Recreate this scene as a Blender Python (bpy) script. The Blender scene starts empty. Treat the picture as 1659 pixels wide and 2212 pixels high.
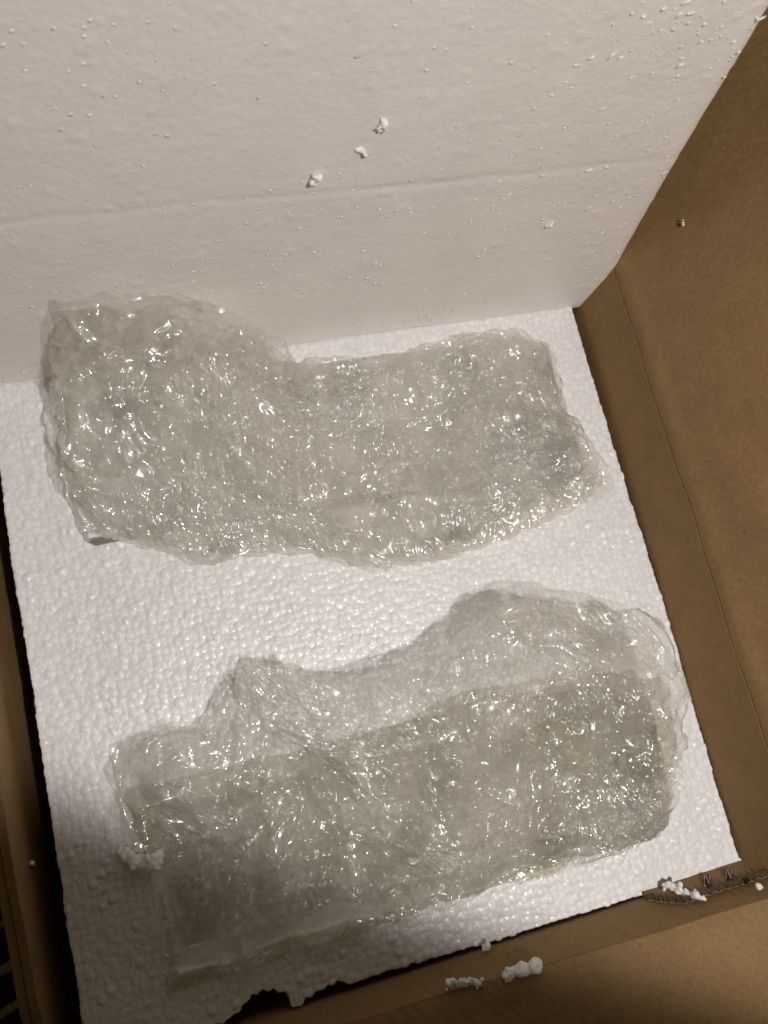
import bpy, bmesh, math, random
import numpy as np
from mathutils import Vector, Matrix

random.seed(4)
rng = np.random.RandomState(7)
scene = bpy.context.scene
COL = scene.collection

# ------------------------------------------------------------------ camera
CAM = np.array([0.09469371, 0.15088977, 0.46535713])
ROT = np.array([[0.9574, -0.2246, 0.1814], [-0.1827, -0.9579, -0.2216], [0.2236, 0.1790, -0.9581]])
U, S_, Vt = np.linalg.svd(ROT); ROT = U @ Vt
FOC = 1800.0
cam_data = bpy.data.cameras.new('camera')
cam = bpy.data.objects.new('camera', cam_data); COL.objects.link(cam)
M = Matrix([[ROT[0][i], -ROT[1][i], -ROT[2][i]] for i in range(3)]).to_4x4()
M.translation = Vector(CAM)
cam.matrix_world = M
cam_data.sensor_fit = 'VERTICAL'; cam_data.sensor_height = 36.0
cam_data.lens = 36.0 * FOC / 2212.0
cam_data.clip_start = 0.005; cam_data.clip_end = 20
cam_data.dof.use_dof = True
cam_data.dof.focus_distance = 0.46
cam_data.dof.aperture_fstop = 12.5
scene.camera = cam

# ------------------------------------------------------------------ light
world = bpy.data.worlds.new('World'); scene.world = world
world.use_nodes = True
bg = world.node_tree.nodes['Background']
bg.inputs['Color'].default_value = (1.0, 0.78, 0.38, 1); bg.inputs['Strength'].default_value = 0.044

def spot(name, loc, target, power, size, blend, radius, color):
    d = bpy.data.lights.new(name, 'SPOT'); o = bpy.data.objects.new(name, d); COL.objects.link(o)
    o.location = loc
    o.rotation_euler = (Vector(target) - Vector(loc)).to_track_quat('-Z', 'Y').to_euler()
    d.energy = power; d.spot_size = math.radians(size); d.spot_blend = blend
    d.shadow_soft_size = radius; d.color = color
    return o
# lamp over the box; added cone edge imitates the unseen phone's shadow, near left
LAMP = Vector((0.30, -0.03, 0.88)); ea, eb = Vector((0.0, 0.098, 0)), Vector((0.166, 0.0, 0))
d0 = ((ea + eb) / 2 - LAMP).normalized(); nn = (ea - LAMP).cross(eb - LAMP).normalized()
if nn.dot(Vector((0.2, 0.3, 0)) - LAMP) < 0: nn = -nn
HALF = 80.0
axis = d0 * math.cos(math.radians(HALF)) + nn * math.sin(math.radians(HALF))
spot('ceiling_lamp', LAMP, LAMP + axis, 22.8, 2 * (HALF - 0.2), 0.060, 0.014, (1.0, 0.95, 0.895))

scene.view_settings.view_transform = 'Standard'
scene.view_settings.look = 'None'
scene.view_settings.exposure = 0.0
scene.view_settings.gamma = 1.0
scene.render.engine = 'CYCLES'
scene.cycles.max_bounces = 14
scene.cycles.transparent_max_bounces = 24
scene.cycles.sample_clamp_indirect = 4.0

# ------------------------------------------------------------------ helpers
def at(px, py, z=0.0):
    """pixel of the photograph (1659 wide) to the point of height z seen there"""
    d = ROT.T @ np.array([(px - 829.5) / FOC, (py - 1106.0) / FOC, 1.0])
    return CAM + d * (z - CAM[2]) / d[2]
def on_plane(px, py, p0, n):
    d = ROT.T @ np.array([(px - 829.5) / FOC, (py - 1106.0) / FOC, 1.0])
    n = np.array(n, float)
    return CAM + d * (np.dot(np.array(p0, float) - CAM, n) / np.dot(d, n))

def tag(o, label=None, cat=None, group=None, kind=None):
    if label: o['label'] = label
    if cat: o['category'] = cat
    if group: o['group'] = group
    if kind: o['kind'] = kind
    return o
def empty(name, loc=(0, 0, 0)):
    o = bpy.data.objects.new(name, None); COL.objects.link(o); o.location = loc
    o.empty_display_size = 0.02
    return o
def mesh_obj(name, verts, faces, mat, parent=None, smooth=True):
    me = bpy.data.meshes.new(name)
    verts = np.asarray(verts, np.float32)
    if isinstance(faces, np.ndarray) and faces.ndim == 2:
        n, k = faces.shape
        me.vertices.add(len(verts)); me.vertices.foreach_set('co', verts.ravel())
        me.loops.add(n * k); me.loops.foreach_set('vertex_index', faces.ravel().astype(np.int32))
        me.polygons.add(n)
        me.polygons.foreach_set('loop_start', (np.arange(n) * k).astype(np.int32))
        me.update(calc_edges=True); me.validate()
    else:
        me.from_pydata([tuple(map(float, v)) for v in verts], [], faces)
    me.materials.append(mat)
    o = bpy.data.objects.new(name, me); COL.objects.link(o)
    if parent: o.parent = parent; o.matrix_parent_inverse = Matrix.Translation(-parent.location)
    if smooth: me.polygons.foreach_set('use_smooth', [True] * len(me.polygons))
    return o

def grid_faces(nu, nv):
    i = np.arange(nu - 1)[:, None] * nv + np.arange(nv - 1)[None, :]
    i = i.ravel()
    return np.stack([i, i + nv, i + nv + 1, i + 1], 1)

def hash01(ix, iy, iz, s):
    h = (ix.astype(np.int64) * 374761393 + iy.astype(np.int64) * 668265263 + iz.astype(np.int64) * 2147483647 + s * 1274126177) & 0xFFFFFFFF
    h = ((h ^ (h >> 13)) * 1103515245) & 0xFFFFFFFF
    h = ((h ^ (h >> 15)) * 2654435769) & 0xFFFFFFFF
    h = h ^ (h >> 16)
    return (h & 0xFFFFFF) / float(0x1000000)
def worley(P, cell, seed, jit=0.75, two_d=False):
    Q = P / cell
    I = np.floor(Q).astype(np.int64)
    F1 = np.full(len(P), 9.0); F2 = np.full(len(P), 9.0); ID = np.zeros(len(P))
    rz = (0,) if two_d else (-1, 0, 1)
    for a in (-1, 0, 1):
        for b in (-1, 0, 1):
            for c in rz:
                cx, cy, cz = I[:, 0] + a, I[:, 1] + b, (I[:, 2] * 0 if two_d else I[:, 2] + c)
                px = cx + 0.5 + jit * (hash01(cx, cy, cz, seed) - .5)
                py = cy + 0.5 + jit * (hash01(cx, cy, cz, seed + 11) - .5)
                d = (Q[:, 0] - px) ** 2 + (Q[:, 1] - py) ** 2
                if not two_d:
                    pz = cz + 0.5 + jit * (hash01(cx, cy, cz, seed + 23) - .5)
                    d = d + (Q[:, 2] - pz) ** 2
                r = hash01(cx, cy, cz, seed + 37)
                m = d < F1
                F2 = np.where(m, F1, np.minimum(F2, d)); ID = np.where(m, r, ID); F1 = np.where(m, d, F1)
    return np.sqrt(F1), np.sqrt(F2), ID
def vnoise(P, cell, seed):
    """smooth value noise, 3-D, -1..1"""
    Q = P / cell; I = np.floor(Q).astype(np.int64); f = Q - I; f = f * f * (3 - 2 * f)
    out = 0
    for a in (0, 1):
        for b in (0, 1):
            for c in (0, 1):
                w = (f[:, 0] if a else 1 - f[:, 0]) * (f[:, 1] if b else 1 - f[:, 1]) * (f[:, 2] if c else 1 - f[:, 2])
                out = out + w * hash01(I[:, 0] + a, I[:, 1] + b, I[:, 2] + c, seed)
    return out * 2 - 1
def trinoise(x, y, cell, seed):
    """value noise interpolated flat over triangles: facets with sharp creases, -1..1"""
    a = hash01(np.array([seed]), np.array([3]), np.array([5]), 1)[0] * 6.28
    X = (x * math.cos(a) - y * math.sin(a)) / cell; Y = (x * math.sin(a) + y * math.cos(a)) / cell
    s = (X + Y) * 0.36602540378; i = np.floor(X + s).astype(np.int64); j = np.floor(Y + s).astype(np.int64)
    u = X + s - i; v = Y + s - j
    z = np.zeros_like(i)
    h = lambda I, J: hash01(I, J, z, seed)
    h00, h11 = h(i, j), h(i + 1, j + 1); h10, h01 = h(i + 1, j), h(i, j + 1)
    r = np.where(u > v, (1 - u) * h00 + (u - v) * h10 + v * h11, (1 - v) * h00 + (v - u) * h01 + u * h11)
    return r * 2 - 1

# ------------------------------------------------------------------ materials
def new_mat(name):
    m = bpy.data.materials.new(name); m.use_nodes = True
    nt = m.node_tree; nt.nodes.clear()
    return m, nt, nt.nodes, nt.links
def N(nodes, typ, **kw):
    n = nodes.new(typ)
    for k, v in kw.items():
        if hasattr(n, k): setattr(n, k, v)
        else: n.inputs[k].default_value = v
    return n
def ramp(nodes, stops):
    r = nodes.new('ShaderNodeValToRGB')
    e = r.color_ramp.elements
    while len(e) < len(stops): e.new(0.5)
    for k, (p, c) in enumerate(stops):
        e[k].position = p; e[k].color = (*c, 1)
    return r

def foam_material(name, base, bead_scale, bead_bump, fine_bump, rough=0.42, sss=0.25, joint=False):
    m, nt, nd, ln = new_mat(name)
    out = nd.new('ShaderNodeOutputMaterial'); p = nd.new('ShaderNodeBsdfPrincipled')
    ln.new(p.outputs[0], out.inputs[0])
    tc = nd.new('ShaderNodeTexCoord')
    vo = N(nd, 'ShaderNodeTexVoronoi', feature='F1'); vo.inputs['Scale'].default_value = bead_scale
    ln.new(tc.outputs['Object'], vo.inputs['Vector'])
    no = N(nd, 'ShaderNodeTexNoise'); no.inputs['Scale'].default_value = 35; no.inputs['Detail'].default_value = 6
    ln.new(tc.outputs['Object'], no.inputs['Vector'])
    nf = N(nd, 'ShaderNodeTexNoise'); nf.inputs['Scale'].default_value = 900; nf.inputs['Detail'].default_value = 4
    ln.new(tc.outputs['Object'], nf.inputs['Vector'])
    cr = ramp(nd, [(0.25, tuple(b * 0.94 for b in base)), (0.7, base)])
    ln.new(no.outputs[0], cr.inputs[0])
    # dark specks of dirt between the beads
    sp = N(nd, 'ShaderNodeTexVoronoi', feature='F1'); sp.inputs['Scale'].default_value = 55
    ln.new(tc.outputs['Object'], sp.inputs['Vector'])
    st = ramp(nd, [(0.0, (0.62, 0.57, 0.50)), (0.022, (0.93, 0.91, 0.89)), (0.032, (1, 1, 1))])
    ln.new(sp.outputs['Distance'], st.inputs[0])
    mx = N(nd, 'ShaderNodeMix', data_type='RGBA', blend_type='MULTIPLY'); mx.inputs[0].default_value = 1.0
    ln.new(cr.outputs[0], mx.inputs[6]); ln.new(st.outputs[0], mx.inputs[7])
    if joint:   # the seams between neighbouring beads
        at_ = N(nd, 'ShaderNodeAttribute', attribute_name='joint'); jr = ramp(nd, [(0.0, (0.88, 0.87, 0.86)), (0.28, (1, 1, 1))])
        ln.new(at_.outputs['Fac'], jr.inputs[0])
        m3 = N(nd, 'ShaderNodeMix', data_type='RGBA', blend_type='MULTIPLY'); m3.inputs[0].default_value = 1.0
        ln.new(mx.outputs[2], m3.inputs[6]); ln.new(jr.outputs[0], m3.inputs[7]); mx = m3
    ln.new(mx.outputs[2], p.inputs['Base Color'])
    p.inputs['Roughness'].default_value = rough
    p.inputs['Subsurface Weight'].default_value = sss
    p.inputs['Subsurface Radius'].default_value = (1.0, 0.9, 0.8)
    p.inputs['Subsurface Scale'].default_value = 0.004
    p.inputs['Coat Weight'].default_value = 0.17; p.inputs['Coat Roughness'].default_value = 0.17
    b1 = nd.new('ShaderNodeBump'); b1.inputs['Strength'].default_value = bead_bump; b1.inputs['Distance'].default_value = 0.0016; b1.invert = True
    ln.new(vo.outputs['Distance'], b1.inputs['Height'])
    b2 = nd.new('ShaderNodeBump'); b2.inputs['Strength'].default_value = fine_bump; b2.inputs['Distance'].default_value = 0.0006
    ln.new(nf.outputs[0], b2.inputs['Height']); ln.new(b1.outputs[0], b2.inputs['Normal'])
    ln.new(b2.outputs[0], p.inputs['Normal'])
    return m
FOAM = foam_material('white_bead_foam', (0.86, 0.845, 0.86), 420, 0.12, 0.35, joint=True)
LID = foam_material('white_smooth_foam', (0.83, 0.775, 0.75), 330, 0.10, 0.25, rough=0.5)
SHRED = foam_material('foam_shred', (0.88, 0.86, 0.83), 420, 0.3, 0.4)

def cardboard_material(name, base, axis_scale=(1, 1, 1)):
    m, nt, nd, ln = new_mat(name)
    out = nd.new('ShaderNodeOutputMaterial'); p = nd.new('ShaderNodeBsdfPrincipled')
    ln.new(p.outputs[0], out.inputs[0])
    tc = nd.new('ShaderNodeTexCoord')
    n1 = N(nd, 'ShaderNodeTexNoise'); n1.inputs['Scale'].default_value = 9; n1.inputs['Detail'].default_value = 5
    n2 = N(nd, 'ShaderNodeTexNoise'); n2.inputs['Scale'].default_value = 500; n2.inputs['Detail'].default_value = 5
    n3 = N(nd, 'ShaderNodeTexNoise'); n3.inputs['Scale'].default_value = 60; n3.inputs['Detail'].default_value = 6
    mp = nd.new('ShaderNodeMapping'); mp.inputs['Scale'].default_value = axis_scale
    ln.new(tc.outputs['Object'], mp.inputs[0])
    for n_ in (n1, n2): ln.new(tc.outputs['Object'], n_.inputs['Vector'])
    ln.new(mp.outputs[0], n3.inputs['Vector'])
    c1 = ramp(nd, [(0.3, tuple(b * .86 for b in base)), (0.7, tuple(b * 1.06 for b in base))])
    ln.new(n1.outputs[0], c1.inputs[0])
    c2 = ramp(nd, [(0.3, (0.84, 0.82, 0.79)), (0.68, (1.06, 1.06, 1.06))]); ln.new(n2.outputs[0], c2.inputs[0])
    c3 = ramp(nd, [(0.3, (0.93, 0.92, 0.91)), (0.7, (1.03, 1.03, 1.03))]); ln.new(n3.outputs[0], c3.inputs[0])
    a = N(nd, 'ShaderNodeMix', data_type='RGBA', blend_type='MULTIPLY'); a.inputs[0].default_value = 1
    b = N(nd, 'ShaderNodeMix', data_type='RGBA', blend_type='MULTIPLY'); b.inputs[0].default_value = 1
    ln.new(c1.outputs[0], a.inputs[6]); ln.new(c2.outputs[0], a.inputs[7])
    ln.new(a.outputs[2], b.inputs[6]); ln.new(c3.outputs[0], b.inputs[7])
    ln.new(b.outputs[2], p.inputs['Base Color'])
    p.inputs['Roughness'].default_value = 0.78
    bp = nd.new('ShaderNodeBump'); bp.inputs['Strength'].default_value = 0.3; bp.inputs['Distance'].default_value = 0.0005
    ln.new(n2.outputs[0], bp.inputs['Height'])
    b2 = nd.new('ShaderNodeBump'); b2.inputs['Strength'].default_value = 0.3; b2.inputs['Distance'].default_value = 0.003
    ln.new(n3.outputs[0], b2.inputs['Height']); ln.new(bp.outputs[0], b2.inputs['Normal'])
    # faint print-through of the flutes
    sx = nd.new('ShaderNodeSeparateXYZ'); ln.new(tc.outputs['Object'], sx.inputs[0])
    ad = N(nd, 'ShaderNodeMath', operation='ADD'); ln.new(sx.outputs[0], ad.inputs[0]); ln.new(sx.outputs[1], ad.inputs[1])
    ml = N(nd, 'ShaderNodeMath', operation='MULTIPLY'); ml.inputs[1].default_value = 2 * math.pi / 0.0068; ln.new(ad.outputs[0], ml.inputs[0])
    sn = N(nd, 'ShaderNodeMath', operation='SINE'); ln.new(ml.outputs[0], sn.inputs[0])
    b3 = nd.new('ShaderNodeBump'); b3.inputs['Strength'].default_value = 0.16; b3.inputs['Distance'].default_value = 0.0004
    ln.new(sn.outputs[0], b3.inputs['Height']); ln.new(b2.outputs[0], b3.inputs['Normal'])
    ln.new(b3.outputs[0], p.inputs['Normal'])
    return m
CARD = cardboard_material('brown_cardboard', (0.262, 0.160, 0.066))
CARD_EDGE = cardboard_material('torn_cardboard', (0.075, 0.052, 0.030))

def film_material(name, haze, tint, rough):
    m, nt, nd, ln = new_mat(name)
    out = nd.new('ShaderNodeOutputMaterial')
    tc = nd.new('ShaderNodeTexCoord')
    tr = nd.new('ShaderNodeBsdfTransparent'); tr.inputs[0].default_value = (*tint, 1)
    gl = nd.new('ShaderNodeBsdfGlossy'); gl.inputs['Roughness'].default_value = rough; gl.inputs[0].default_value = (1, 1, 1, 1)
    df = nd.new('ShaderNodeBsdfDiffuse'); df.inputs[0].default_value = (0.925, 0.895, 0.855, 1)
    tl = nd.new('ShaderNodeBsdfTranslucent'); tl.inputs[0].default_value = (0.925, 0.895, 0.855, 1)
    no = N(nd, 'ShaderNodeTexNoise'); no.inputs['Scale'].default_value = 700; no.inputs['Detail'].default_value = 3
    ln.new(tc.outputs['Object'], no.inputs['Vector'])
    bp = nd.new('ShaderNodeBump'); bp.inputs['Strength'].default_value = 0.05; bp.inputs['Distance'].default_value = 0.0006
    ln.new(no.outputs[0], bp.inputs['Height'])
    ln.new(bp.outputs[0], gl.inputs['Normal'])
    mh = nd.new('ShaderNodeMixShader'); mh.inputs[0].default_value = 0.5
    ln.new(df.outputs[0], mh.inputs[1]); ln.new(tl.outputs[0], mh.inputs[2])
    nh = N(nd, 'ShaderNodeTexNoise'); nh.inputs['Scale'].default_value = 17; nh.inputs['Detail'].default_value = 8; nh.inputs['Roughness'].default_value = 0.62; nh.inputs['Distortion'].default_value = 1.5
    ln.new(tc.outputs['Object'], nh.inputs['Vector'])
    mr = nd.new('ShaderNodeMapRange'); mr.inputs['From Min'].default_value = 0.36; mr.inputs['From Max'].default_value = 0.66
    mr.inputs['To Min'].default_value = haze * 0.25; mr.inputs['To Max'].default_value = min(0.95, haze * 2.1)
    ln.new(nh.outputs[0], mr.inputs['Value'])
    m1 = nd.new('ShaderNodeMixShader'); ln.new(mr.outputs[0], m1.inputs[0])
    ln.new(tr.outputs[0], m1.inputs[1]); ln.new(mh.outputs[0], m1.inputs[2])
    fr = nd.new('ShaderNodeFresnel'); fr.inputs['IOR'].default_value = 1.5; ln.new(bp.outputs[0], fr.inputs['Normal'])
    ge = nd.new('ShaderNodeNewGeometry')
    # both faces of the thin film reflect alike: use the outer index on either side
    ir = nd.new('ShaderNodeMix'); ir.data_type = 'FLOAT'
    ln.new(ge.outputs['Backfacing'], ir.inputs[0]); ir.inputs[2].default_value = 1.5; ir.inputs[3].default_value = 1 / 1.5
    ln.new(ir.outputs[0], fr.inputs['IOR'])
    mu = N(nd, 'ShaderNodeMath', operation='MULTIPLY'); mu.inputs[1].default_value = 2.0; mu.use_clamp = True
    ln.new(fr.outputs[0], mu.inputs[0])
    mn = N(nd, 'ShaderNodeMath', operation='MINIMUM'); mn.inputs[1].default_value = 0.34
    ln.new(mu.outputs[0], mn.inputs[0])
    m2 = nd.new('ShaderNodeMixShader'); ln.new(mn.outputs[0], m2.inputs[0])
    # scuffed film: a broad soft sheen beside the sharp glints
    gs = nd.new('ShaderNodeBsdfGlossy'); gs.inputs['Roughness'].default_value = 0.36; gs.inputs[0].default_value = (1, 1, 1, 1)
    ms = nd.new('ShaderNodeMixShader'); ms.inputs[0].default_value = 0.42
    ln.new(gl.outputs[0], ms.inputs[1]); ln.new(gs.outputs[0], ms.inputs[2])
    ln.new(m1.outputs[0], m2.inputs[1]); ln.new(ms.outputs[0], m2.inputs[2])
    ln.new(m2.outputs[0], out.inputs[0])
    return m
FILM = film_material('clear_film', 0.13, (0.975, 0.975, 0.965), 0.065)

DENSE_FAR = film_material('layered_film_pale', 0.52, (0.965, 0.96, 0.93), 0.14)
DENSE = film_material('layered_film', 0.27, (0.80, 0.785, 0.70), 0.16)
FOLD = film_material('folded_film', 0.22, (0.965, 0.965, 0.955), 0.09)
def simple_mat(name, col, rough=0.5, metal=0.0, noise=200):
    m, nt, nd, ln = new_mat(name)
    out = nd.new('ShaderNodeOutputMaterial'); p = nd.new('ShaderNodeBsdfPrincipled'); ln.new(p.outputs[0], out.inputs[0])
    tc = nd.new('ShaderNodeTexCoord'); n_ = N(nd, 'ShaderNodeTexNoise'); n_.inputs['Scale'].default_value = noise
    ln.new(tc.outputs['Object'], n_.inputs['Vector'])
    c = ramp(nd, [(0.3, tuple(x * .7 for x in col)), (0.7, tuple(min(1, x * 1.15) for x in col))]); ln.new(n_.outputs[0], c.inputs[0])
    ln.new(c.outputs[0], p.inputs['Base Color']); p.inputs['Roughness'].default_value = rough; p.inputs['Metallic'].default_value = metal
    return m
STEEL = simple_mat('staple_steel', (0.42, 0.34, 0.26), 0.38, 0.9)
DARK = simple_mat('staple_slot', (0.035, 0.022, 0.014), 0.9)

def rug_material():
    m, nt, nd, ln = new_mat('patterned_rug')
    out = nd.new('ShaderNodeOutputMaterial'); p = nd.new('ShaderNodeBsdfPrincipled'); ln.new(p.outputs[0], out.inputs[0])
    tc = nd.new('ShaderNodeTexCoord')
    ns = N(nd, 'ShaderNodeTexNoise'); ns.inputs['Scale'].default_value = 9; ns.inputs['Distortion'].default_value = 2.5; ns.inputs['Detail'].default_value = 0
    ln.new(tc.outputs['Object'], ns.inputs['Vector'])
    r = ramp(nd, [(0.455, (0.004, 0.003, 0.003)), (0.475, (0.34, 0.31, 0.20)), (0.515, (0.34, 0.31, 0.20)), (0.535, (0.004, 0.003, 0.003))])
    ln.new(ns.outputs[0], r.inputs[0]); ln.new(r.outputs[0], p.inputs['Base Color'])
    p.inputs['Roughness'].default_value = 0.95
    nf = N(nd, 'ShaderNodeTexNoise'); nf.inputs['Scale'].default_value = 400
    ln.new(tc.outputs['Object'], nf.inputs['Vector'])
    bp = nd.new('ShaderNodeBump'); bp.inputs['Distance'].default_value = 0.004; ln.new(nf.outputs[0], bp.inputs['Height']); ln.new(bp.outputs[0], p.inputs['Normal'])
    return m

# ------------------------------------------------------------------ the floor under the box
FLOOR_Z = -0.21
g = mesh_obj('floor', [(-3, -3, FLOOR_Z), (3, -3, FLOOR_Z), (3, 3, FLOOR_Z), (-3, 3, FLOOR_Z)], [(0, 1, 2, 3)], rug_material(), smooth=False)
tag(g, kind='structure')

# ------------------------------------------------------------------ cardboard box
box = empty('cardboard_box', (0.18, 0.2, FLOOR_Z))
tag(box, 'open brown cardboard box holding the white foam slabs, flaps spread open', 'cardboard box')
XL, XR, YN, YF = -0.013, 0.369, -0.0125, 0.56
TH = 0.004
def rim(x, y):
    # height of the score line where the flaps bend, read from the photograph
    t = (x - XL) / (XR - XL)
    near = 0.0075 + 0.026 * t ** 1.3
    left = 0.012 + 0.020 * min(1, max(0, y / 0.11)); right = 0.046 - 0.010 * min(1, max(0, y / 0.35))
    far = left + (right - left) * t
    w = min(1, max(0, (y - YN) / 0.05))
    jit = .0009 * math.sin(x * 31 + y * 47) + .0005 * math.sin(x * 83 - y * 120 + 1)
    return near * (1 - w) + far * w + jit
def panel(name, P, Nn, thick, nu, nv, warp, seed, parent, mat=CARD, extra=None):
    """sheet of card: P(u,v) gives the visible face, Nn its outward (visible) normal; warped a little and given thickness"""
    u, v = np.meshgrid(np.linspace(0, 1, nu), np.linspace(0, 1, nv), indexing='ij')
    pts = np.array([P(a, b) for a, b in zip(u.ravel(), v.ravel())])
    n = np.array(Nn, float); n /= np.linalg.norm(n)
    d = warp * (vnoise(pts, 0.11, seed) + 0.35 * vnoise(pts, 0.035, seed + 1))
    env = np.minimum(1, np.minimum(v.ravel(), 1 - v.ravel()) * 10)
    d = d * env
    if extra is not None: d = d + extra(u.ravel(), v.ravel(), pts)
    front = pts + d[:, None] * n; back = front - n * thick
    k = len(front); F = grid_faces(nu, nv)
    per = [i * nv for i in range(nu)] + [(nu - 1) * nv + j for j in range(1, nv)] + [i * nv + nv - 1 for i in range(nu - 2, -1, -1)] + [j for j in range(nv - 2, 0, -1)]
    side = [[per[i], per[(i + 1) % len(per)], per[(i + 1) % len(per)] + k, per[i] + k] for i in range(len(per))]
    faces = np.concatenate([F, F[:, ::-1] + k, np.array(side)])
    o = mesh_obj(name, np.concatenate([front, back]), faces, mat, parent)
    bm = bmesh.new(); bm.from_mesh(o.data); bmesh.ops.recalc_face_normals(bm, faces=bm.faces); bm.to_mesh(o.data); bm.free()
    o.data.polygons.foreach_set('use_smooth', [True] * len(o.data.polygons))
    try: o.data.set_sharp_from_angle(angle=math.radians(50))
    except Exception: pass
    return o
BZ = FLOOR_Z + 0.004
# walls up to the score line
def lerp(a, b, t): return a + (b - a) * t
panel('side_wall', lambda u, v: (XR - 0.0095 * min(1, max(0, (1 - v) * 4.5)), lerp(YN, YF, u), lerp(BZ, rim(XR, lerp(YN, YF, u)), v)), (-1, 0, 0), TH, 90, 24, 0.0007, 3, box)
panel('side_wall', lambda u, v: (XL, lerp(YN, YF, u), lerp(BZ, rim(XL, lerp(YN, YF, u)), v)), (1, 0, 0), TH, 90, 24, 0.0012, 5, box)
def near_wall(u, v):
    x = lerp(XL, XR, u); rz = rim(x, YN); z = lerp(BZ, rz, v)
    return (x, YN + 0.0085 * min(1, max(0, (rz - z) / rz)), z)
panel('side_wall', near_wall, (0, 1, 0), TH, 70, 110, 0.0004, 7, box)
panel('side_wall', lambda u, v: (lerp(XL, XR, u), YF, lerp(BZ, rim(lerp(XL, XR, u), YF), v)), (0, -1, 0), TH, 70, 24, 0.0006, 9, box)
mesh_obj('bottom_panel', [(XL, YN, BZ + .002), (XR, YN, BZ + .002), (XR, YF, BZ + .002), (XL, YF, BZ + .002)], [(0, 1, 2, 3)], CARD, box, smooth=False)
# flaps beyond the score line
def flap(P0, P1, L, outdir, up, seed, warp, nu=110, nv=60, crease=0.0012, extra=None, taper=0.0):
    d = np.array(outdir, float) * math.cos(up) + np.array([0, 0, math.sin(up)])
    e = np.array(P1(1.0)) - np.array(P1(0.0)); e /= np.linalg.norm(e)
    n = np.cross(e, d); n /= np.linalg.norm(n)
    if np.dot(n, -np.array(outdir) + np.array([0, 0, .6])) < 0: n = -n
    def P(u, v):
        b = np.array(P1(u)); q = b + d * L * v
        q = q + e * taper * (0.5 - u) * v
        return q
    def ex(u, v, pts):
        s = v * L
        g_ = -0.0009 * np.exp(-((s - 0.0012) / 0.0016) ** 2) + crease * np.exp(-((s - 0.006) / 0.004) ** 2)
        if extra is not None: g_ = g_ + extra(u, v, pts)
        return g_
    return panel('flap', P, n, TH, nu, nv, warp, seed, box, extra=ex)
def dents(u, v, pts):
    # soft creases in the tall flap where the card has been bent
    def line(ax, ay, bx, by, w, a):
        A = np.array([ax, ay]); B = np.array([bx, by]); D = B - A; L2 = (D ** 2).sum()
        t = np.clip(((pts[:, 1] - A[0]) * D[0] + (pts[:, 2] - A[1]) * D[1]) / L2, 0, 1)
        dd = np.hypot(pts[:, 1] - A[0] - t * D[0], pts[:, 2] - A[1] - t * D[1])
        return -a * np.exp(-(dd / w) ** 2) * np.sin(math.pi * np.clip(t, 0.02, .98))
    return line(0.205, 0.09, 0.15, 0.075, 0.004, 0.0011) + line(0.24, 0.075, 0.17, 0.10, 0.008, 0.0012) + line(0.13, 0.06, 0.02, 0.075, 0.007, 0.001)
flap(None, lambda u: (XR, lerp(YN + .001, YF, u), rim(XR, lerp(YN + .001, YF, u)) + .001), 0.22, (1, 0, 0), math.radians(62), 21, 0.0016, extra=dents)
flap(None, lambda u: (lerp(XL, XR + .0, u), YN, rim(lerp(XL, XR, u), YN) + .001), 0.20, (0, -1, 0), math.radians(20), 23, 0.0012, crease=.0005)
flap(None, lambda u: (XL - TH, lerp(YN, YF, u), rim(XL, lerp(YN, YF, u)) - .001), 0.17, (-1, 0, 0), math.radians(-86), 25, 0.001, crease=0)
flap(None, lambda u: (lerp(XL, XR, u), YF, rim(lerp(XL, XR, u), YF) + .001), 0.20, (0, 1, 0), math.radians(40), 27, 0.0015)

# the glued and stapled joint tab in the near right corner, its top edge torn open
tabroot = box
def tabp(px, py, off=0.0032): return on_plane(px, py, (0, -0.004 + off, 0), (0, 1, 0.27))
edge_px = [(1395, 1935), (1440, 1941), (1478, 1942), (1515, 1928), (1560, 1913), (1600, 1902), (1640, 1888), (1690, 1875)]
top = [tabp(*e) for e in edge_px]
nU = 80
def top_at(u):
    t = u * (len(top) - 1); i = min(int(t), len(top) - 2); return lerp(top[i], top[i + 1], t - i)
def tabP(u, v):
    q = np.array(top_at(u)); q[0] = min(q[0], XR - 0.0015)
    jag = 0.0006 * math.sin(u * 95) + 0.0005 * math.sin(u * 211 + 1)
    z = lerp(-0.012, q[2] + jag, v)
    return np.array([q[0], -0.0008 - 0.27 * z, z])
tab = panel('joint_tab', tabP, (0, 1, 0), 0.0025, nU, 24, 0.0004, 33, box)
# torn corrugation along the tab's top edge
vs, fs = [], []
for i in range(160):
    u = i / 159; q = np.array(tabP(u, 1.0))
    w = 0.35 + 0.65 * min(1, max(0, (u - 0.15) * 3))
    wob = 0.0010 * math.sin(i * 0.95) + random.uniform(-.0005, .0005)
    h = (0.0008 + 0.0014 * w + random.uniform(-.0006, .0006))
    for k_, (dy, dz) in enumerate([(0.0007, -0.0009 * w), (0.0012 + wob * .5, 0.0002), (-0.0008 + wob * .5, h * .7), (-0.0021, 0.0)]):
        vs.append((q[0], q[1] + dy, q[2] + dz))
fs = [[i * 4 + k_, (i + 1) * 4 + k_, (i + 1) * 4 + k_ + 1, i * 4 + k_ + 1] for i in range(159) for k_ in range(3)]
te = mesh_obj('torn_edge', vs, fs, CARD_EDGE, tab, smooth=False)
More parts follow.
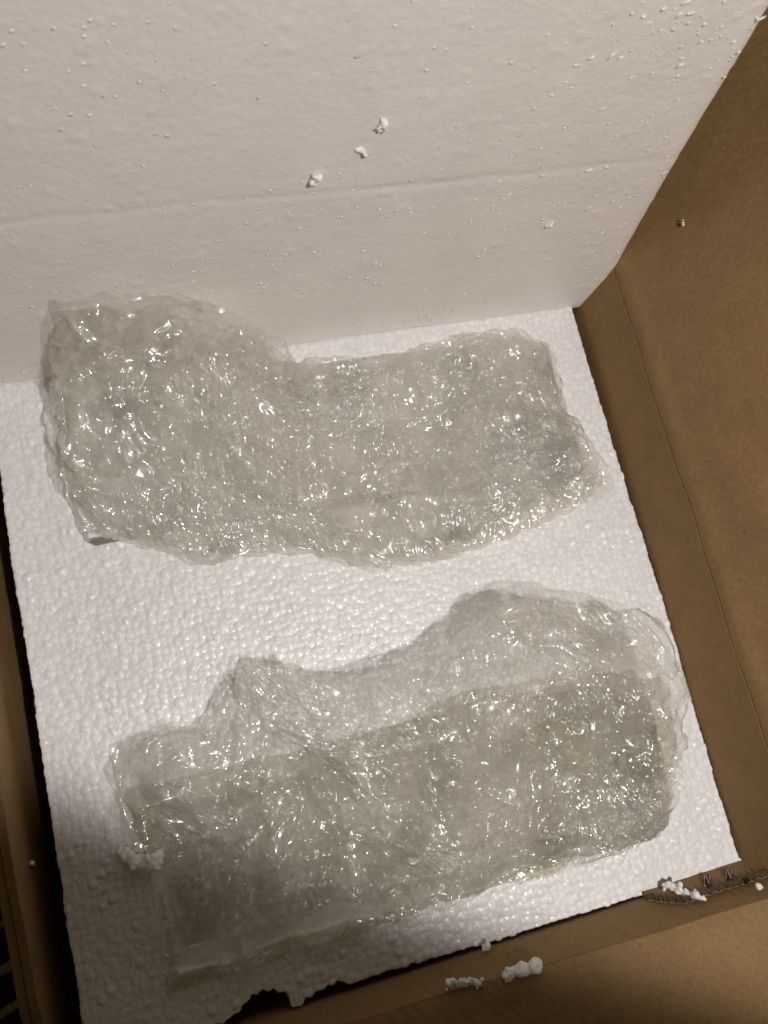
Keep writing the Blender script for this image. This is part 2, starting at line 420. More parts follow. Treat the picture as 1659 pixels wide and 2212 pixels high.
# two staples through the tab
def tube(path, r, seg=8):
    path = [np.array(p, float) for p in path]; V = []; F = []
    for i, p in enumerate(path):
        t = path[min(i + 1, len(path) - 1)] - path[max(i - 1, 0)]; t /= np.linalg.norm(t)
        a = np.cross(t, [0.3, 1, 0.2]); a /= np.linalg.norm(a); b = np.cross(t, a)
        for s in range(seg):
            an = 2 * math.pi * s / seg; V.append(p + r * (a * math.cos(an) + b * math.sin(an)))
    for i in range(len(path) - 1):
        for s in range(seg):
            F.append([i * seg + s, i * seg + (s + 1) % seg, (i + 1) * seg + (s + 1) % seg, (i + 1) * seg + s])
    F.append(list(range(seg))[::-1]); F.append([(len(path) - 1) * seg + s for s in range(seg)])
    return V, F
for (px, py, sc) in [(1528, 1903, 1.0), (1575, 1891, 0.95)]:
    c = tabp(px, py, 0.0036)
    ax_ = tabp(px + 1, py, 0.0036) - c; ay_ = tabp(px, py - 1, 0.0036) - c
    nrm = np.array([0, 1, .27]) / math.hypot(1, .27)
    dx = lambda a, b, o=.0008: c + ax_ * a * sc + ay_ * b * sc + nrm * o
    # flattened wire clinched in a Z with the slot it has cut in the card
    pth = [dx(-5, -10, -.002), dx(-5.5, -9), dx(-5, 8), dx(-3, 10), dx(3, -8), dx(5, -9.5), dx(5.5, 8), dx(5, 10, -.002)]
    V, F = tube(pth, 0.00038)
    st = mesh_obj('staple', V, F, STEEL, tab)
    ring = []
    for k_ in range(14):
        a = 2 * math.pi * k_ / 14; rr = 1 + random.uniform(-.15, .2)
        ring.append(dx(8.5 * math.cos(a) * rr, 13 * math.sin(a) * rr, -.0004))
    V = ring + [p + np.array([0, -.0012, 0]) * 1 for p in ring]
    V = [p + np.array([0, .0006, 0]) for p in V]
    F = [list(range(14))] + [[i, (i + 1) % 14, 14 + (i + 1) % 14, 14 + i] for i in range(14)]
    mesh_obj('slot', V, F, DARK, st, smooth=False)

# ------------------------------------------------------------------ foam: voxel solid + beads pressed out of its skin
def solid(outline, z0, z1, cutters=(), jag=0.0):
    bm = bmesh.new()
    lo = [bm.verts.new((x, y, z0)) for x, y in outline]; hi = [bm.verts.new((x, y, z1)) for x, y in outline]
    bm.faces.new(lo[::-1]); bm.faces.new(hi); n = len(lo)
    for i in range(n): bm.faces.new([lo[i], lo[(i + 1) % n], hi[(i + 1) % n], hi[i]])
    bmesh.ops.recalc_face_normals(bm, faces=bm.faces)
    me = bpy.data.meshes.new('tmp'); bm.to_mesh(me); bm.free()
    return bpy.data.objects.new('tmp', me)
def remeshed(base, voxel, cutters=(), smooth=2):
    COL.objects.link(base)
    for c in cutters:
        COL.objects.link(c); md = base.modifiers.new('cut', 'BOOLEAN'); md.operation = 'DIFFERENCE'; md.solver = 'EXACT'; md.object = c
    md = base.modifiers.new('vox', 'REMESH'); md.mode = 'VOXEL'; md.voxel_size = voxel
    if smooth:
        md = base.modifiers.new('sm', 'SMOOTH'); md.factor = 0.5; md.iterations = smooth
    dg = bpy.context.evaluated_depsgraph_get(); dg.update()
    ev = base.evaluated_get(dg); me = bpy.data.meshes.new_from_object(ev)
    for o in [base] + list(cutters): bpy.data.objects.remove(o, do_unlink=True)
    n = len(me.vertices); co = np.empty(n * 3, np.float32); me.vertices.foreach_get('co', co); co = co.reshape(-1, 3).astype(float)
    nr = np.empty(n * 3, np.float32); me.vertex_normals.foreach_get('vector', nr); nr = nr.reshape(-1, 3).astype(float)
    nf = len(me.polygons); idx = np.empty(nf * 4, np.int32); me.loops.foreach_get('vertex_index', idx); idx = idx.reshape(-1, 4)
    bpy.data.meshes.remove(me)
    return co, nr, idx
def beads(co, cell, seed):
    f1, f2, rid = worley(co, cell, seed)
    dome = np.sqrt(np.clip(1 - (f1 / 0.80) ** 2, 0, 1))
    return dome, rid

# lower slab with two pockets
def wob(pts, amp, seed, step=0.004):
    out = []
    for i in range(len(pts)):
        a = np.array(pts[i]); b = np.array(pts[(i + 1) % len(pts)]); L = np.linalg.norm(b - a); k = max(1, int(L / step))
        for j in range(k):
            p = a + (b - a) * j / k; q = np.array([[p[0], p[1], seed * .13]])
            out.append((p[0] + amp * vnoise(q, .012, seed)[0], p[1] + amp * vnoise(q, .012, seed + 5)[0]))
    return out
outline = [(0.0, 0.0)] + [tuple(at(x, y)[:2]) for x, y in [(480, 2212), (508, 2190), (520, 2187), (526, 2170), (538, 2163), (544, 2148), (556, 2151), (566, 2139), (580, 2144), (592, 2136), (604, 2147), (617, 2143), (624, 2158), (627, 2174), (634, 2180), (643, 2174), (650, 2178), (654, 2163), (663, 2152), (676, 2152), (684, 2138), (697, 2140), (706, 2128), (718, 2130), (726, 2117), (738, 2120), (752, 2128)]] + \
          [(0.1527, 0.0), (0.2303, -0.0022), (0.3117, -0.003), (0.3605, -0.0012), (0.3605, 0.054), (0.3600, 0.15), (0.3585, 0.216), (0.3563, 0.287), (0.3560, 0.342), (0.356, 0.52), (0.0, 0.52)]
outline = wob(outline, 0.0007, 3, 0.006)
slab = solid(outline, -0.058, 0.0)
pocket_far = solid(wob([(0.034, 0.262), (0.0375, 0.2535), (0.043, 0.2505), (0.060, 0.2500), *[tuple(at(x, y)[:2]) for x, y in [(345, 1163), (420, 1185), (500, 1198), (600, 1176), (700, 1190), (810, 1205), (900, 1200), (1000, 1168), (1110, 1128), (1200, 1080), (1262, 1030), (1258, 985)]], (0.3305, 0.275), (0.3312, 0.322), (0.326, 0.3275), (0.275, 0.3330), (0.215, 0.3335), (0.165, 0.3350), (0.04, 0.337), (0.033, 0.332)], 0.0016, 8), -0.046, 0.02)
pocket_near = solid(wob([(0.0405, 0.033), (0.045, 0.0265), (0.1532, 0.0237), (0.24, 0.0250), (0.3102, 0.0272), (0.3235, 0.0305), (0.330, 0.040), (0.331, 0.060), (0.333, 0.096), (0.328, 0.102), *[tuple(at(x, y)[:2]) for x, y in [(1300, 1484), (1150, 1505), (1000, 1532), (850, 1572), (700, 1606), (560, 1640), (420, 1672), (300, 1698), (272, 1706), (262, 1722)]], (0.040, 0.098), (0.044, 0.083), (0.0405, 0.06)], 0.0022, 12), -0.046, 0.02)
co, nr, idx = remeshed(slab, 0.00074, (pocket_far, pocket_near), smooth=3)
keep = (co[:, 2] > -0.052)
fk = keep[idx].all(1); idx = idx[fk]
used = np.zeros(len(co), bool); used[idx.ravel()] = True
remap = np.cumsum(used) - 1; co, nr, idx = co[used], nr[used], remap[idx]
f1, f2, rid = worley(co, 0.0041, 5, jit=.55)
cre = np.clip((f2 - f1) / 0.32, 0, 1)
dome = 0.80 * np.sqrt(np.clip(1 - (f1 / 0.70) ** 2, 0, 1)) + 0.20 * cre ** 0.5
# the skin is smoother near the left border and right border, coarser on the ridge and on cut faces
top_face = np.clip(nr[:, 2], 0, 1)
ridge = np.exp(-((co[:, 0] - 0.13) / 0.10) ** 2) * np.clip((0.26 - co[:, 1]) / 0.03, 0, 1)
ampb = 0.00038 + 0.00024 * ridge + 0.0005 * (1 - top_face)
co = co + nr * (ampb * (dome - 0.55) + 0.0002 * (rid - .5))[:, None] + nr * (0.0004 * vnoise(co, .04, 40))[:, None]
# some beads stand proud
co = co + nr * (np.where(rid > 0.93, 0.0005, 0) * dome)[:, None]
o = mesh_obj('foam_slab', co, idx, FOAM)
ja = o.data.attributes.new('joint', 'FLOAT', 'POINT'); ja.data.foreach_set('value', np.clip(f2 - f1, 0, 1).astype(np.float32))
tag(o, 'white bead foam slab with two cut pockets, lying flat in the box', 'foam slab')

# lid: thin foam board standing on the slab, leaning back a little
K = 0.115; LY = 0.3475
ln_ = np.array([0, -1.0, K]); ln_ /= np.linalg.norm(ln_)
upv = np.array([0, K, 1.0]); upv /= np.linalg.norm(upv)
def lid_uv(px, py):
    p = on_plane(px, py, (0, LY, 0.0), ln_)
    return p[0], np.dot(p - np.array([0, LY, 0]), upv)
ol = [lid_uv(*q) for q in [(105, 817), (300, 791), (610, 748), (900, 711), (1150, 679), (1254, 667), (1282, 661), (1300, 646), (1324, 604), (1376, 514), (1431, 419), (1532, 250), (1622, 106), (1665, 33)]]
ol[-1:] = [ol[-1], (ol[-1][0] - .004, 0.42), (-0.012, 0.42), (-0.012, ol[0][1] - 0.0006)]
LT = 0.022
lid = solid(ol, -LT, 0.0)
co, nr, idx = remeshed(lid, 0.00145, smooth=8)
s, t, w = co[:, 0].copy(), co[:, 1].copy(), co[:, 2].copy()
dome, rid = beads(co, 0.0036, 15)
pop = np.where(rid > 0.955, 1.0, 0.0) * dome
disp = 0.00004 * dome + 0.00030 * pop + 0.0004 * vnoise(co, .08, 50) + 0.00006 * vnoise(co * np.array([.35, 1, 1]), .004, 51)
gp = np.array([lid_uv(*q) for q in [(0, 484), (130, 468), (450, 437), (820, 405), (1150, 375), (1420, 347)]])
gt = np.interp(s, gp[:, 0], gp[:, 1]) + 0.0008 * vnoise(co, .02, 3)
disp = disp - 0.00045 * np.exp(-((t - gt) / 0.0020) ** 2) * (w > -0.005) * (0.7 + 0.5 * vnoise(co, .03, 8))
# rounded right hand edge
er = np.array([p for p in ol[5:15]])
def edge_x(tt): return np.interp(tt, er[:, 1], er[:, 0])
dist = np.clip(edge_x(t) - s, 0, 1)
R_ = 0.011
sag = np.where(dist < R_, R_ - np.sqrt(np.clip(R_ ** 2 - (R_ - dist) ** 2, 0, 1)), 0) * 0.45 * (w > -0.011) * np.clip((t - .02) / .03, 0, 1)
co = co + nr * disp[:, None]
co[:, 2] -= sag
world_pts = np.array([0, LY, 0]) + co[:, :1] * np.array([[1.0, 0, 0]]) + co[:, 1:2] * upv + co[:, 2:3] * ln_
o = mesh_obj('foam_board', world_pts, idx, LID)
tag(o, 'large smooth white foam board standing on the slab at the back of the box', 'foam board')
# fine grains of foam that stand out of the board's skin, too many to count
rg_ = np.random.RandomState(21)
bm = bmesh.new(); bmesh.ops.create_icosphere(bm, subdivisions=1, radius=1.0); bm.verts.ensure_lookup_table()
iv = np.array([v.co[:] for v in bm.verts]); iff = np.array([[v.index for v in f.verts] for f in bm.faces]); bm.free()
VV, FF = [], []
def lid_grain(ss, tt, r, ax, el, flat):
    xx = edge_x(np.array([tt]))[0]
    if ss > xx - .004 or tt < .004: return
    a = np.array([math.cos(ax), math.sin(ax)]); loc = iv * (1 + rg_.uniform(-.25, .25, (len(iv), 1)))
    du = loc[:, 0] * r * el; dv = loc[:, 1] * r; dn = loc[:, 2] * r * flat
    S = ss + du * a[0] - dv * a[1]; T = tt + du * a[1] + dv * a[0]
    FF.append(iff + sum(len(q) for q in VV))
    VV.append(np.array([0, LY, 0]) + S[:, None] * np.array([[1.0, 0, 0]]) + T[:, None] * upv + (dn + .00005)[:, None] * ln_)
for k_ in range(3600):
    ss = rg_.uniform(0, .37); tt = rg_.uniform(0.005, .30)
    q_ = vnoise(np.array([[ss, tt, 3.0]]), .035, 77)[0]
    if rg_.rand() > .55 + .7 * q_: continue
    r_ = .00026 + .00055 * rg_.rand() ** 3
    right = np.clip((ss - .16) / .15, 0, 1)
    lid_grain(ss, tt, r_, math.radians(8 + 20 * right) + rg_.normal() * .25, 1.2 + rg_.rand() * (0.8 + 2.2 * right * (rg_.rand() < .4)), .6)
gr = mesh_obj('surface_grains', np.concatenate(VV), np.concatenate(FF), SHRED, o)
tag(gr, kind='stuff')

# ------------------------------------------------------------------ torn foam bits
def blob(name, pts, radii, mat, label, group=None, seed=0, voxel=0.0005, squash=None):
    bm = bmesh.new()
    for p, r in zip(pts, radii):
        bmesh.ops.create_icosphere(bm, subdivisions=2, radius=r, matrix=Matrix.Translation(Vector(p)))
    me = bpy.data.meshes.new('tmp'); bm.to_mesh(me); bm.free()
    co, nr, idx = remeshed(bpy.data.objects.new('tmp', me), voxel, smooth=2)
    dome, rid = beads(co, 0.0022, seed)
    co = co + nr * (0.0004 * (dome - .5) + min(.0013, .42 * max(radii)) * vnoise(co, .0035, seed))[:, None]
    c0 = co.mean(0)
    o = mesh_obj(name, co - c0, idx, mat); o.location = c0
    tag(o, label, 'foam crumb', group); return o
CR = 'torn foam crumbs scattered in the box'
def chain(p0, p1, n, r, seed, j=0.35):
    rs = random.Random(seed); P = []; Rr = []
    for i in range(n):
        t = i / max(1, n - 1); q = lerp(np.array(p0), np.array(p1), t)
        rr = r * rs.uniform(.65, 1.15); P.append(q + np.array([rs.uniform(-j, j) * r for _ in range(3)])); Rr.append(rr)
        for _ in range(3):
            P.append(P[-1] * 0 + q + np.array([rs.uniform(-1.1, 1.1) * r, rs.uniform(-1.1, 1.1) * r, rs.uniform(-.3, .6) * r])); Rr.append(r * rs.uniform(.3, .55))
    return P, Rr
def flap_pt(px, py, lift):
    """near flap's surface under a pixel"""
    p0 = np.array((0.2, YN, rim(0.2, YN) + .001)); p1 = np.array((0.3, YN, rim(0.3, YN) + .001))
    e = p1 - p0; d = np.array([0, -math.cos(math.radians(20)), math.sin(math.radians(20))]); n = np.cross(d, e); n /= np.linalg.norm(n)
    if n[2] < 0: n = -n
    return on_plane(px, py, p0 + n * lift, n)
P, Rr = chain(flap_pt(968, 2124, .002), flap_pt(1036, 2122, .0015), 8, .0019, 1)
blob('foam_crumb', P, Rr, SHRED, 'thin flat foam crumb, leftmost of the two on the near brown flap', CR, 61)
P, Rr = chain(flap_pt(1092, 2106, .002), flap_pt(1150, 2088, .003), 8, .0024, 2)
P.append(flap_pt(1156, 2084, .004)); Rr.append(.0036); P.append(flap_pt(1128, 2092, .003)); Rr.append(.0034)
blob('foam_crumb', P, Rr, SHRED, 'fattest knobbly foam crumb lying on the near brown flap', CR, 62)
P, Rr = chain(at(1046, 2046, .004), at(1052, 2044, .005), 2, .0016, 3)
blob('foam_crumb', P, Rr, SHRED, 'tiny foam crumb at the lower edge of the slab above the flap crumbs', CR, 63)
P, Rr = chain(tabp(1438, 1913, .006), tabp(1512, 1936, .004), 12, .0021, 4)
blob('foam_crumb', P, Rr, SHRED, 'long white foam sliver wedged beside the stapled cardboard corner', CR, 64)
P, Rr = chain(tabp(1636, 1914, .006), tabp(1640, 1912, .006), 2, .0016, 5)
blob('foam_crumb', P, Rr, SHRED, 'tiny round foam crumb on the torn cardboard edge by the staples', CR, 65)
P, Rr = chain(at(1596, 1857, .0), at(1608, 1864, -.001), 3, .0012, 6)
blob('foam_crumb', P, Rr, SHRED, 'tiny foam crumb at the slab corner beside the staples', CR, 66)
# scrap at the shaded corner of the near pocket
P, Rr = chain(at(262, 1838, .002), at(300, 1862, .003), 7, .0030, 7)
P2, R2 = chain(at(300, 1862, .003), at(338, 1855, .004), 7, .0032, 8); P3, R3 = chain(at(334, 1850, .004), at(334, 1872, .003), 3, .0026, 9)
blob('foam_crumb', P + P2 + P3, Rr + R2 + R3, SHRED, 'ragged torn foam shred at the shaded left rim of the near pocket', CR, 67)
def lid_pt(px, py, lift=0.0): return on_plane(px, py, np.array([0, LY, 0]) + ln_ * lift, ln_)
P, Rr = chain(lid_pt(820, 277, .001), lid_pt(832, 268, .0018), 4, .0018, 10)
blob('foam_crumb', P, Rr, SHRED, 'upper of the two round foam crumbs stuck near the middle of the board', CR, 68)
P, Rr = chain(lid_pt(673, 394, .001), lid_pt(686, 382, .0018), 4, .0018, 11)
blob('foam_crumb', P, Rr, SHRED, 'lower of the two round foam crumbs stuck on the board, above its groove', CR, 69)
P, Rr = chain(lid_pt(776, 322, .0003), lid_pt(788, 330, .0005), 3, .0015, 12)
blob('foam_crumb', P, Rr, SHRED, 'low flat foam crumb between the two round ones on the board', CR, 70)
P, Rr = chain(lid_pt(1180, 490, .0005), lid_pt(1190, 485, .0013), 3, .0014, 13)
blob('foam_crumb', P, Rr, SHRED, 'small foam crumb stuck on the board below the right part of its groove', CR, 71)
def rflap_pt(px, py, lift):
    d = np.array([math.cos(math.radians(62)), 0, math.sin(math.radians(62))]); n = np.array([-d[2], 0, d[0]])
    return on_plane(px, py, np.array([XR, .2, .041]) + n * lift, n)
P, Rr = chain(rflap_pt(1475, 476, .0006), rflap_pt(1476, 486, .0006), 3, .0006, 14)
blob('foam_crumb', P, Rr, SHRED, 'tiny foam crumb clinging to the right cardboard flap', CR, 72, voxel=.0003)
lp = on_plane(66, 1868, (XL, 0, 0), (1, 0, 0)); P, Rr = chain(lp + np.array([.001, 0, 0]), lp + np.array([.001, .001, .003]), 3, .0008, 15)
blob('foam_crumb', P, Rr, SHRED, 'tiny foam crumb clinging to the left cardboard wall', CR, 73, voxel=.0003)

# ------------------------------------------------------------------ bubble wrap
def curve(pts, n):
    """Catmull-Rom through px,py,z points, sampled by arc length"""
    P = [at(x, y, z) for x, y, z in pts]; P = [2 * P[0] - P[1]] + P + [2 * P[-1] - P[-2]]
    out = []
    for i in range(1, len(P) - 2):
        for k in range(20):
            t = k / 20; a, b, c, d = P[i - 1], P[i], P[i + 1], P[i + 2]
            out.append(0.5 * ((2 * b) + (c - a) * t + (2 * a - 5 * b + 4 * c - d) * t * t + (3 * b - a - 3 * c + d) * t ** 3))
    out.append(P[-2]); out = np.array(out)
    L = np.concatenate([[0], np.cumsum(np.linalg.norm(np.diff(out, axis=0), axis=1))]); L /= L[-1]
    s = np.linspace(0, 1, n)
    return np.stack([np.interp(s, L, out[:, k]) for k in range(3)], 1)
def crinkle(U, V, seed, bub=1.0, coarse=1.0, fine=1.0):
    """height of crumpled film over its own flat sheet (metres)"""
    w1x = trinoise(U, V, .05, seed) * .014; w1y = trinoise(U, V, .05, seed + 1) * .014
    x, y = U + w1x, V + w1y
    h = coarse * .0125 * trinoise(x, y, .040, seed + 2)
    w2x = trinoise(x, y, .016, seed + 3) * .004; w2y = trinoise(x, y, .016, seed + 4) * .004
    x2, y2 = x + w2x, y + w2y
    h = h + coarse * .0042 * trinoise(x2, y2, .017, seed + 5)
    P = np.stack([U, V, U * 0], 1)
    calm = np.clip(0.52 + 2.2 * vnoise(P, .040, seed + 9) + .5 * vnoise(P, .015, seed + 19), 0.05, 1.5)
    ang = 3.0 * vnoise(P, .06, seed + 40); xs = x2 * np.cos(ang) + y2 * np.sin(ang); ys = -x2 * np.sin(ang) + y2 * np.cos(ang)
    h = h + fine * (.2 + .8 * calm) * .0019 * trinoise(xs * .5 + trinoise(x2, y2, .006, seed + 6) * .002, ys, .0080, seed + 7)
    h = h + fine * calm * .00092 * trinoise(xs * .55, ys + trinoise(x2, y2, .003, seed + 16) * .001, .0034, seed + 8)
    h = h + fine * calm * .00006 * trinoise(x2, y2, .0016, seed + 18)
    # thin sharp crease lines, in patches
    for k_, (cl, wd, am, st) in enumerate([(.011, .055, .00055, .45), (.006, .07, .00035, .5)]):
        nz = trinoise(xs * st, ys, cl, seed + 60 + k_) + .25 * trinoise(x, y, cl * .5, seed + 64 + k_)
        msk = np.clip(.35 + 1.6 * vnoise(P, .018, seed + 70 + k_), 0, 1)
        h = h + fine * am * msk * np.clip(1 - np.abs(nz) / wd, 0, 1)
    # half-flattened bubbles in staggered rows
    q = np.stack([U, V * 1.1547, U * 0], 1); cell = .0125
    row = np.floor(q[:, 1] / cell); q[:, 0] += (row % 2) * cell * .5
    cx = (q[:, 0] / cell) % 1 - .5; cy = (q[:, 1] / cell) % 1 - .5
    ids = hash01(np.floor(q[:, 0] / cell).astype(np.int64), row.astype(np.int64), (row * 0).astype(np.int64), seed + 30)
    r = np.hypot(cx, cy / 1.1547 * 1.0) / .42
    full = np.where(ids > .5, 1.0, .35)
    dome = np.clip(1 - r ** 4, 0, 1) * full
    wild = np.where((ids > .76), 2.1, .75)
    h = h + bub * dome * (.0020 + .0013 * wild * trinoise(U + ids, V, .0046, seed + 31) + .0007 * wild * trinoise(U + ids, V, .0021, seed + 32))
    return h
def sheet(name, far, near, left, right, res, seed, bulge, zoff, parent, shrink=0.0, bub=1.0, coarse=1.0, fine=1.0, zscale=1.0, floor_z=None, rag=0.0025, mat=None, segs=()):
    F = curve(far, 60); Nn = curve(near, 60); L = curve(left, 60); R = curve(right, 60)
    W = np.linalg.norm(np.diff(F, axis=0), axis=1).sum(); H = max(np.linalg.norm(np.diff(L, axis=0), axis=1).sum(), np.linalg.norm(np.diff(R, axis=0), axis=1).sum())
    nu, nv = int(W / res), int(H / res)
    F = curve(far, nu); Nn = curve(near, nu); L = curve(left, nv); R = curve(right, nv)
    u = np.linspace(0, 1, nu)[:, None, None]; v = np.linspace(0, 1, nv)[None, :, None]
    C = (1 - v) * F[:, None] + v * Nn[:, None] + (1 - u) * L[None] + u * R[None] - ((1 - u) * (1 - v) * F[0] + u * (1 - v) * F[-1] + (1 - u) * v * Nn[0] + u * v * Nn[-1])
    uu = np.broadcast_to(u[..., 0], (nu, nv)).ravel(); vv = np.broadcast_to(v[..., 0], (nu, nv)).ravel()
    P = C.reshape(-1, 3).copy()
    cen = P.mean(0)
    if shrink: P[:, :2] = cen[:2] + (P[:, :2] - cen[:2]) * (1 - shrink)
    env = (np.sin(math.pi * uu) * np.sin(math.pi * vv)).clip(0, 1) ** 0.45
    P[:, 2] = P[:, 2] * zscale + zoff * env + bulge(P, uu, vv, env)
    # normals of the smooth sheet
    G = P.reshape(nu, nv, 3); du = np.gradient(G, axis=0); dv = np.gradient(G, axis=1); n = np.cross(du, dv).reshape(-1, 3)
    n /= np.linalg.norm(n, axis=1)[:, None] + 1e-9
    n *= np.sign(n[:, 2:3] + 1e-9)
    U, V = uu * W, vv * H
    h = crinkle(U, V, seed, bub, coarse, fine)
    e2 = np.clip(np.minimum(np.minimum(uu, 1 - uu) * W, np.minimum(vv, 1 - vv) * H) / .012, 0, 1)
    if segs: h = h + folds(P, segs)
    P = P + n * (h * (0.30 + 0.70 * e2))[:, None]
    # ragged, curled border
    rg = rag * (1 - e2)
    P[:, 0] += rg * trinoise(U, V, .012, seed + 50) + rg * .4 * trinoise(U, V, .004, seed + 52)
    P[:, 1] += rg * trinoise(U, V, .012, seed + 51) + rg * .4 * trinoise(U, V, .004, seed + 53)
    if floor_z is not None:
        fz = floor_z(P) + .4 * np.abs(h); k_ = .003; dz = (P[:, 2] - fz) / k_
        P[:, 2] = fz + k_ * np.where(dz > 20, dz, np.log1p(np.exp(np.minimum(dz, 20))))
    # keep in front of the standing board
    ymax = LY + K * P[:, 2] - 0.0015
    P[:, 1] = np.minimum(P[:, 1], ymax)
    return mesh_obj(name, P, grid_faces(nu, nv), mat or FILM, parent, smooth=mat is not None)
def folds(P, segs):
    h = np.zeros(len(P))
    for (x0, y0, z0, x1, y1, z1, a, w) in segs:
        A = at(x0, y0, z0)[:2]; B = at(x1, y1, z1)[:2]; D = B - A; L2 = (D ** 2).sum()
        bend = 0.0035 * vnoise(P, .03, int(x0))
        q = P[:, :2] + bend[:, None]
        t = ((q - A) @ D) / L2; tc = np.clip(t, 0, 1)
        d = np.linalg.norm(q - A - tc[:, None] * D, axis=1)
        h += a * np.exp(-d / w) * np.sin(math.pi * np.clip(t, .0, 1)) ** .5
    return h
def rest(far):
    """what the film rests on: the slab's skin, sloping softly down into the pocket"""
    def f(P):
        x, y = P[:, 0], P[:, 1]
        if far: d = [x - .036, .330 - x, y - (.2505 - .06 * (x - .06)), .333 - y]
        else: d = [x - .045, .330 - x, y - .028, .110 - .02 * (x - .06) - y]
        d = np.minimum(np.minimum(d[0], d[1]), np.minimum(d[2], d[3])) + .003 * vnoise(P, .015, 91)
        t = np.clip(d / .016, 0, 1); t = t * t * (3 - 2 * t)
        return .0012 * (1 - t) - .040 * t
    return f

# --- upper bundle
w1 = empty('bubble_wrap', (0.18, 0.29, -0.045))
tag(w1, 'crumpled clear bubble wrap filling the far pocket and climbing the standing board', 'bubble wrap', 'crumpled bubble wrap in the pockets')
far1 = [(118, 650, .086), (210, 640, .088), (300, 637, .088), (430, 642, .084), (510, 672, .076), (565, 715, .062), (612, 758, .040), (640, 782, .012), (700, 778, .004), (850, 768, .003), (930, 752, .003), (1000, 728, .004), (1090, 722, .004), (1180, 745, .003)]
near1 = [(190, 1112, .002), (262, 1160, .003), (335, 1180, .004), (400, 1200, .004), (470, 1214, .004), (560, 1190, .004), (640, 1188, .003), (720, 1212, .004), (800, 1228, .004), (900, 1222, .004), (1000, 1192, .006), (1100, 1162, .008), (1210, 1120, .012), (1322, 1052, .016)]
left1 = [(118, 650, .086), (104, 740, .060), (108, 830, .038), (118, 940, .022), (135, 1040, .010), (190, 1112, .002)]
right1 = [(1180, 745, .003), (1200, 810, .006), (1222, 880, .008), (1262, 940, .014), (1304, 1000, .018), (1322, 1052, .016)]
def b1(amp, sag=0.0):
    def f(P, u, v, env):
        hump = amp * env * (0.6 + 0.4 * np.sin(2.4 * v * math.pi * .5))
        ch = np.exp(-((u - .45) / .22) ** 2) * np.exp(-((v - .35) / .3) ** 2)
        return hump - 0.010 * ch * (amp > 0) + sag * env
    return f
S1 = [(560, 700, .06, 600, 900, .03, .006, .0022), (150, 680, .07, 330, 900, .03, .005, .003), (620, 780, .02, 600, 1000, .02, .005, .002), (780, 950, .02, 960, 880, .02, .006, .002), (900, 800, .02, 960, 950, .02, .005, .002), (1060, 880, .02, 1240, 950, .02, .006, .0025), (1120, 760, .01, 1180, 880, .01, .005, .002), (1100, 1080, .02, 1300, 1000, .02, .005, .002), (380, 1060, .01, 640, 1120, .01, .005, .002), (130, 930, .02, 240, 1100, .01, .005, .0025), (300, 880, .02, 480, 960, .02, .004, .002), (820, 1050, .02, 1060, 1020, .02, .004, .002), (430, 1180, .004, 600, 1130, .008, .003, .002)]
sheet('film_layer', far1, near1, left1, right1, .00062, 101, b1(.018), 0, w1, bub=1.0, segs=S1, floor_z=rest(True))
sheet('film_layer', far1, near1, left1, right1, .0010, 131, b1(.0), -.010, w1, shrink=.01, bub=.8, mat=FOLD, zscale=.92, floor_z=rest(True))
near1b = [(172, 1150, .0), (262, 1172, .003)] + near1[2:]
left1b = left1[:3] + [(116, 940, .022), (135, 1050, .008), (172, 1150, .0)]
sheet('film_layer', far1, near1b, left1b, right1, .0012, 151, b1(.0), -.022, w1, shrink=.0, bub=.6, zscale=.8, coarse=1.1, mat=DENSE_FAR, floor_z=rest(True))
# folded corner at the right end
ff = [(1000, 735, .006), (1090, 727, .008), (1180, 748, .006)]
fn = [(1060, 905, .022), (1150, 900, .022), (1226, 905, .010)]
sheet('folded_corner', ff, fn, [ff[0], (1040, 810, .016), fn[0]], [ff[2], (1210, 830, .007), fn[2]], .0009, 171, lambda P, u, v, e: .004 * e, 0, w1, bub=.5, coarse=.4, rag=.001)
# --- lower bundle
w2 = empty('bubble_wrap', (0.18, 0.08, -0.045))
tag(w2, 'crumpled clear bubble wrap heaped in the near pocket, half in shadow', 'bubble wrap', 'crumpled bubble wrap in the pockets')
far2 = [(232, 1612, .002), (300, 1588, .006), (370, 1574, .010), (428, 1580, .012), (470, 1530, .018), (505, 1478, .024), (560, 1432, .030), (640, 1440, .034), (720, 1470, .036), (800, 1458, .038), (870, 1436, .040), (930, 1418, .042), (1010, 1372, .046), (1085, 1312, .050), (1190, 1290, .052), (1290, 1305, .050), (1380, 1322, .046)]
near2 = [(372, 2112, -.014), (450, 2092, -.010), (600, 2048, -.008), (830, 1982, -.006), (1000, 1932, -.004), (1150, 1884, -.003), (1300, 1838, -.002), (1405, 1800, -.001)]
left2 = [(232, 1612, .002), (240, 1690, .003), (262, 1775, .002), (320, 1840, -.002), (345, 1920, -.006), (355, 2010, -.010), (372, 2112, -.014)]
right2 = [(1380, 1322, .046), (1432, 1370, .046), (1462, 1432, .046), (1472, 1530, .038), (1468, 1640, .020), (1450, 1750, .004), (1405, 1800, -.001)]
def b2(amp):
    def f(P, u, v, env):
        heap = amp * env * (0.55 + 0.6 * np.exp(-((u - .72) / .25) ** 2) * np.exp(-((v - .3) / .3) ** 2))
        return heap - .006 * env * np.exp(-((u - .15) / .2) ** 2)
    return f
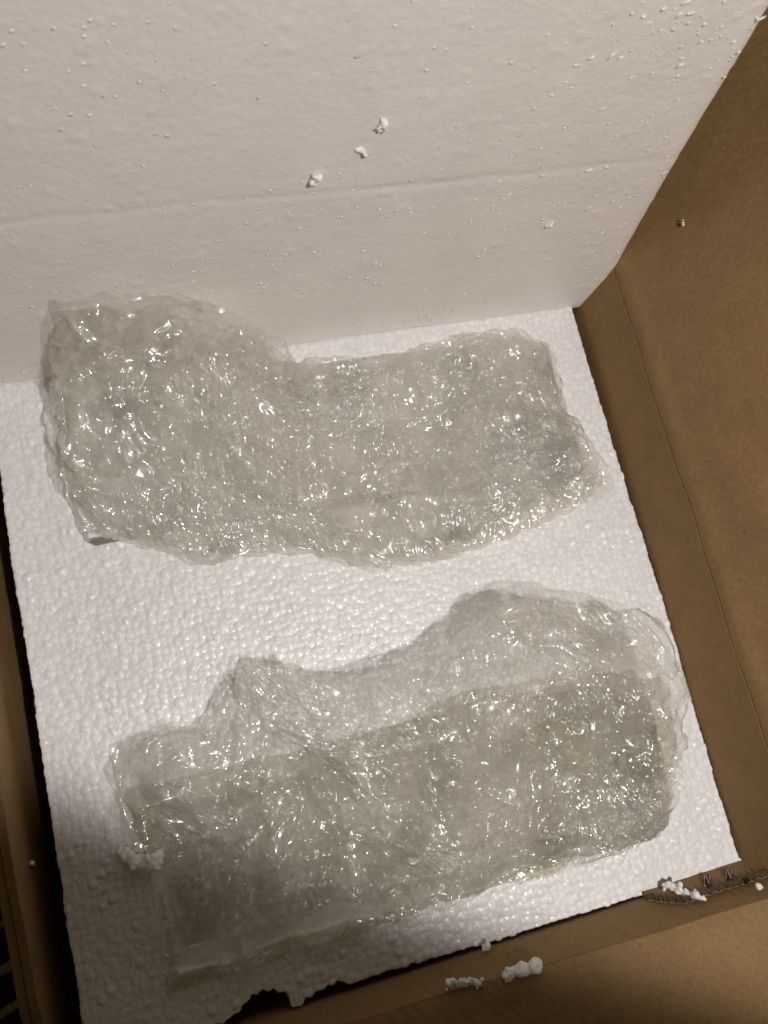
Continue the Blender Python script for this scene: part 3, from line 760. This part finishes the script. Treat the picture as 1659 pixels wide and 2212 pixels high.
S2 = [(928, 1415, .045, 840, 1540, .04, .006, .0018), (930, 1418, .045, 900, 1590, .04, .006, .0018), (935, 1420, .045, 1010, 1600, .04, .005, .002), (550, 1440, .03, 590, 1600, .025, .007, .003), (580, 1560, .03, 860, 1500, .03, .005, .002), (1120, 1370, .055, 1300, 1450, .06, .007, .0025), (1370, 1320, .05, 1450, 1450, .055, .006, .0025), (1300, 1500, .055, 1150, 1540, .05, .006, .002), (1200, 1560, .05, 1290, 1500, .05, .006, .0018), (820, 1690, .03, 850, 1580, .03, .006, .0018), (560, 1700, .02, 800, 1660, .02, .005, .002), (300, 1720, .01, 470, 1660, .015, .005, .0025), (1000, 1700, .03, 1300, 1720, .03, .005, .003), (400, 1950, .0, 800, 1900, .005, .005, .003), (480, 2000, .0, 760, 1960, .003, .004, .003), (1400, 1500, .05, 1420, 1700, .03, .006, .003)]
sheet('film_layer', far2, near2, left2, right2, .00062, 211, b2(.017), 0, w2, bub=1.0, segs=S2, floor_z=rest(False))
sheet('film_layer', far2, near2, left2, right2, .0010, 241, b2(.0), -.012, w2, shrink=.01, bub=.8, mat=FOLD, zscale=.92, floor_z=rest(False))
far2b = [(268, 1716, -.004), (420, 1682, -.002), (560, 1650, .004), (700, 1612, .010), (850, 1574, .018), (1000, 1530, .024), (1150, 1498, .030), (1290, 1470, .034), (1436, 1462, .036)]
left2b = [(268, 1716, -.004), (278, 1780, -.004), (322, 1845, -.006)] + left2[4:]
right2b = [(1436, 1462, .036), (1462, 1560, .028), (1464, 1660, .014), (1448, 1748, .003), (1405, 1800, -.001)]
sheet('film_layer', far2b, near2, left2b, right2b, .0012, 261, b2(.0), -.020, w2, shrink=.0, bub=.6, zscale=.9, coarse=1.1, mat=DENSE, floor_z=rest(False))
f3 = [(1090, 1305, .052), (1200, 1272, .054), (1290, 1290, .054), (1385, 1310, .055)]
n3 = [(1040, 1420, .050), (1180, 1400, .058), (1300, 1450, .060), (1420, 1450, .056)]
sheet('folded_corner', f3, n3, [f3[0], (1060, 1360, .051), n3[0]], [f3[3], (1412, 1380, .056), n3[3]], .0009, 281, lambda P, u, v, e: .003 * e, 0, w2, bub=.5, coarse=.4, rag=.001)
f4 = [(245, 1640, .006), (330, 1600, .010), (440, 1590, .014), (520, 1560, .020)]
n4 = [(265, 1740, .006), (380, 1690, .012), (480, 1670, .018), (560, 1650, .022)]
sheet('folded_corner', f4, n4, [f4[0], (250, 1690, .006), n4[0]], [f4[3], (545, 1600, .021), n4[3]], .0009, 291, lambda P, u, v, e: .003 * e, 0, w2, bub=.5, coarse=.4, rag=.001)
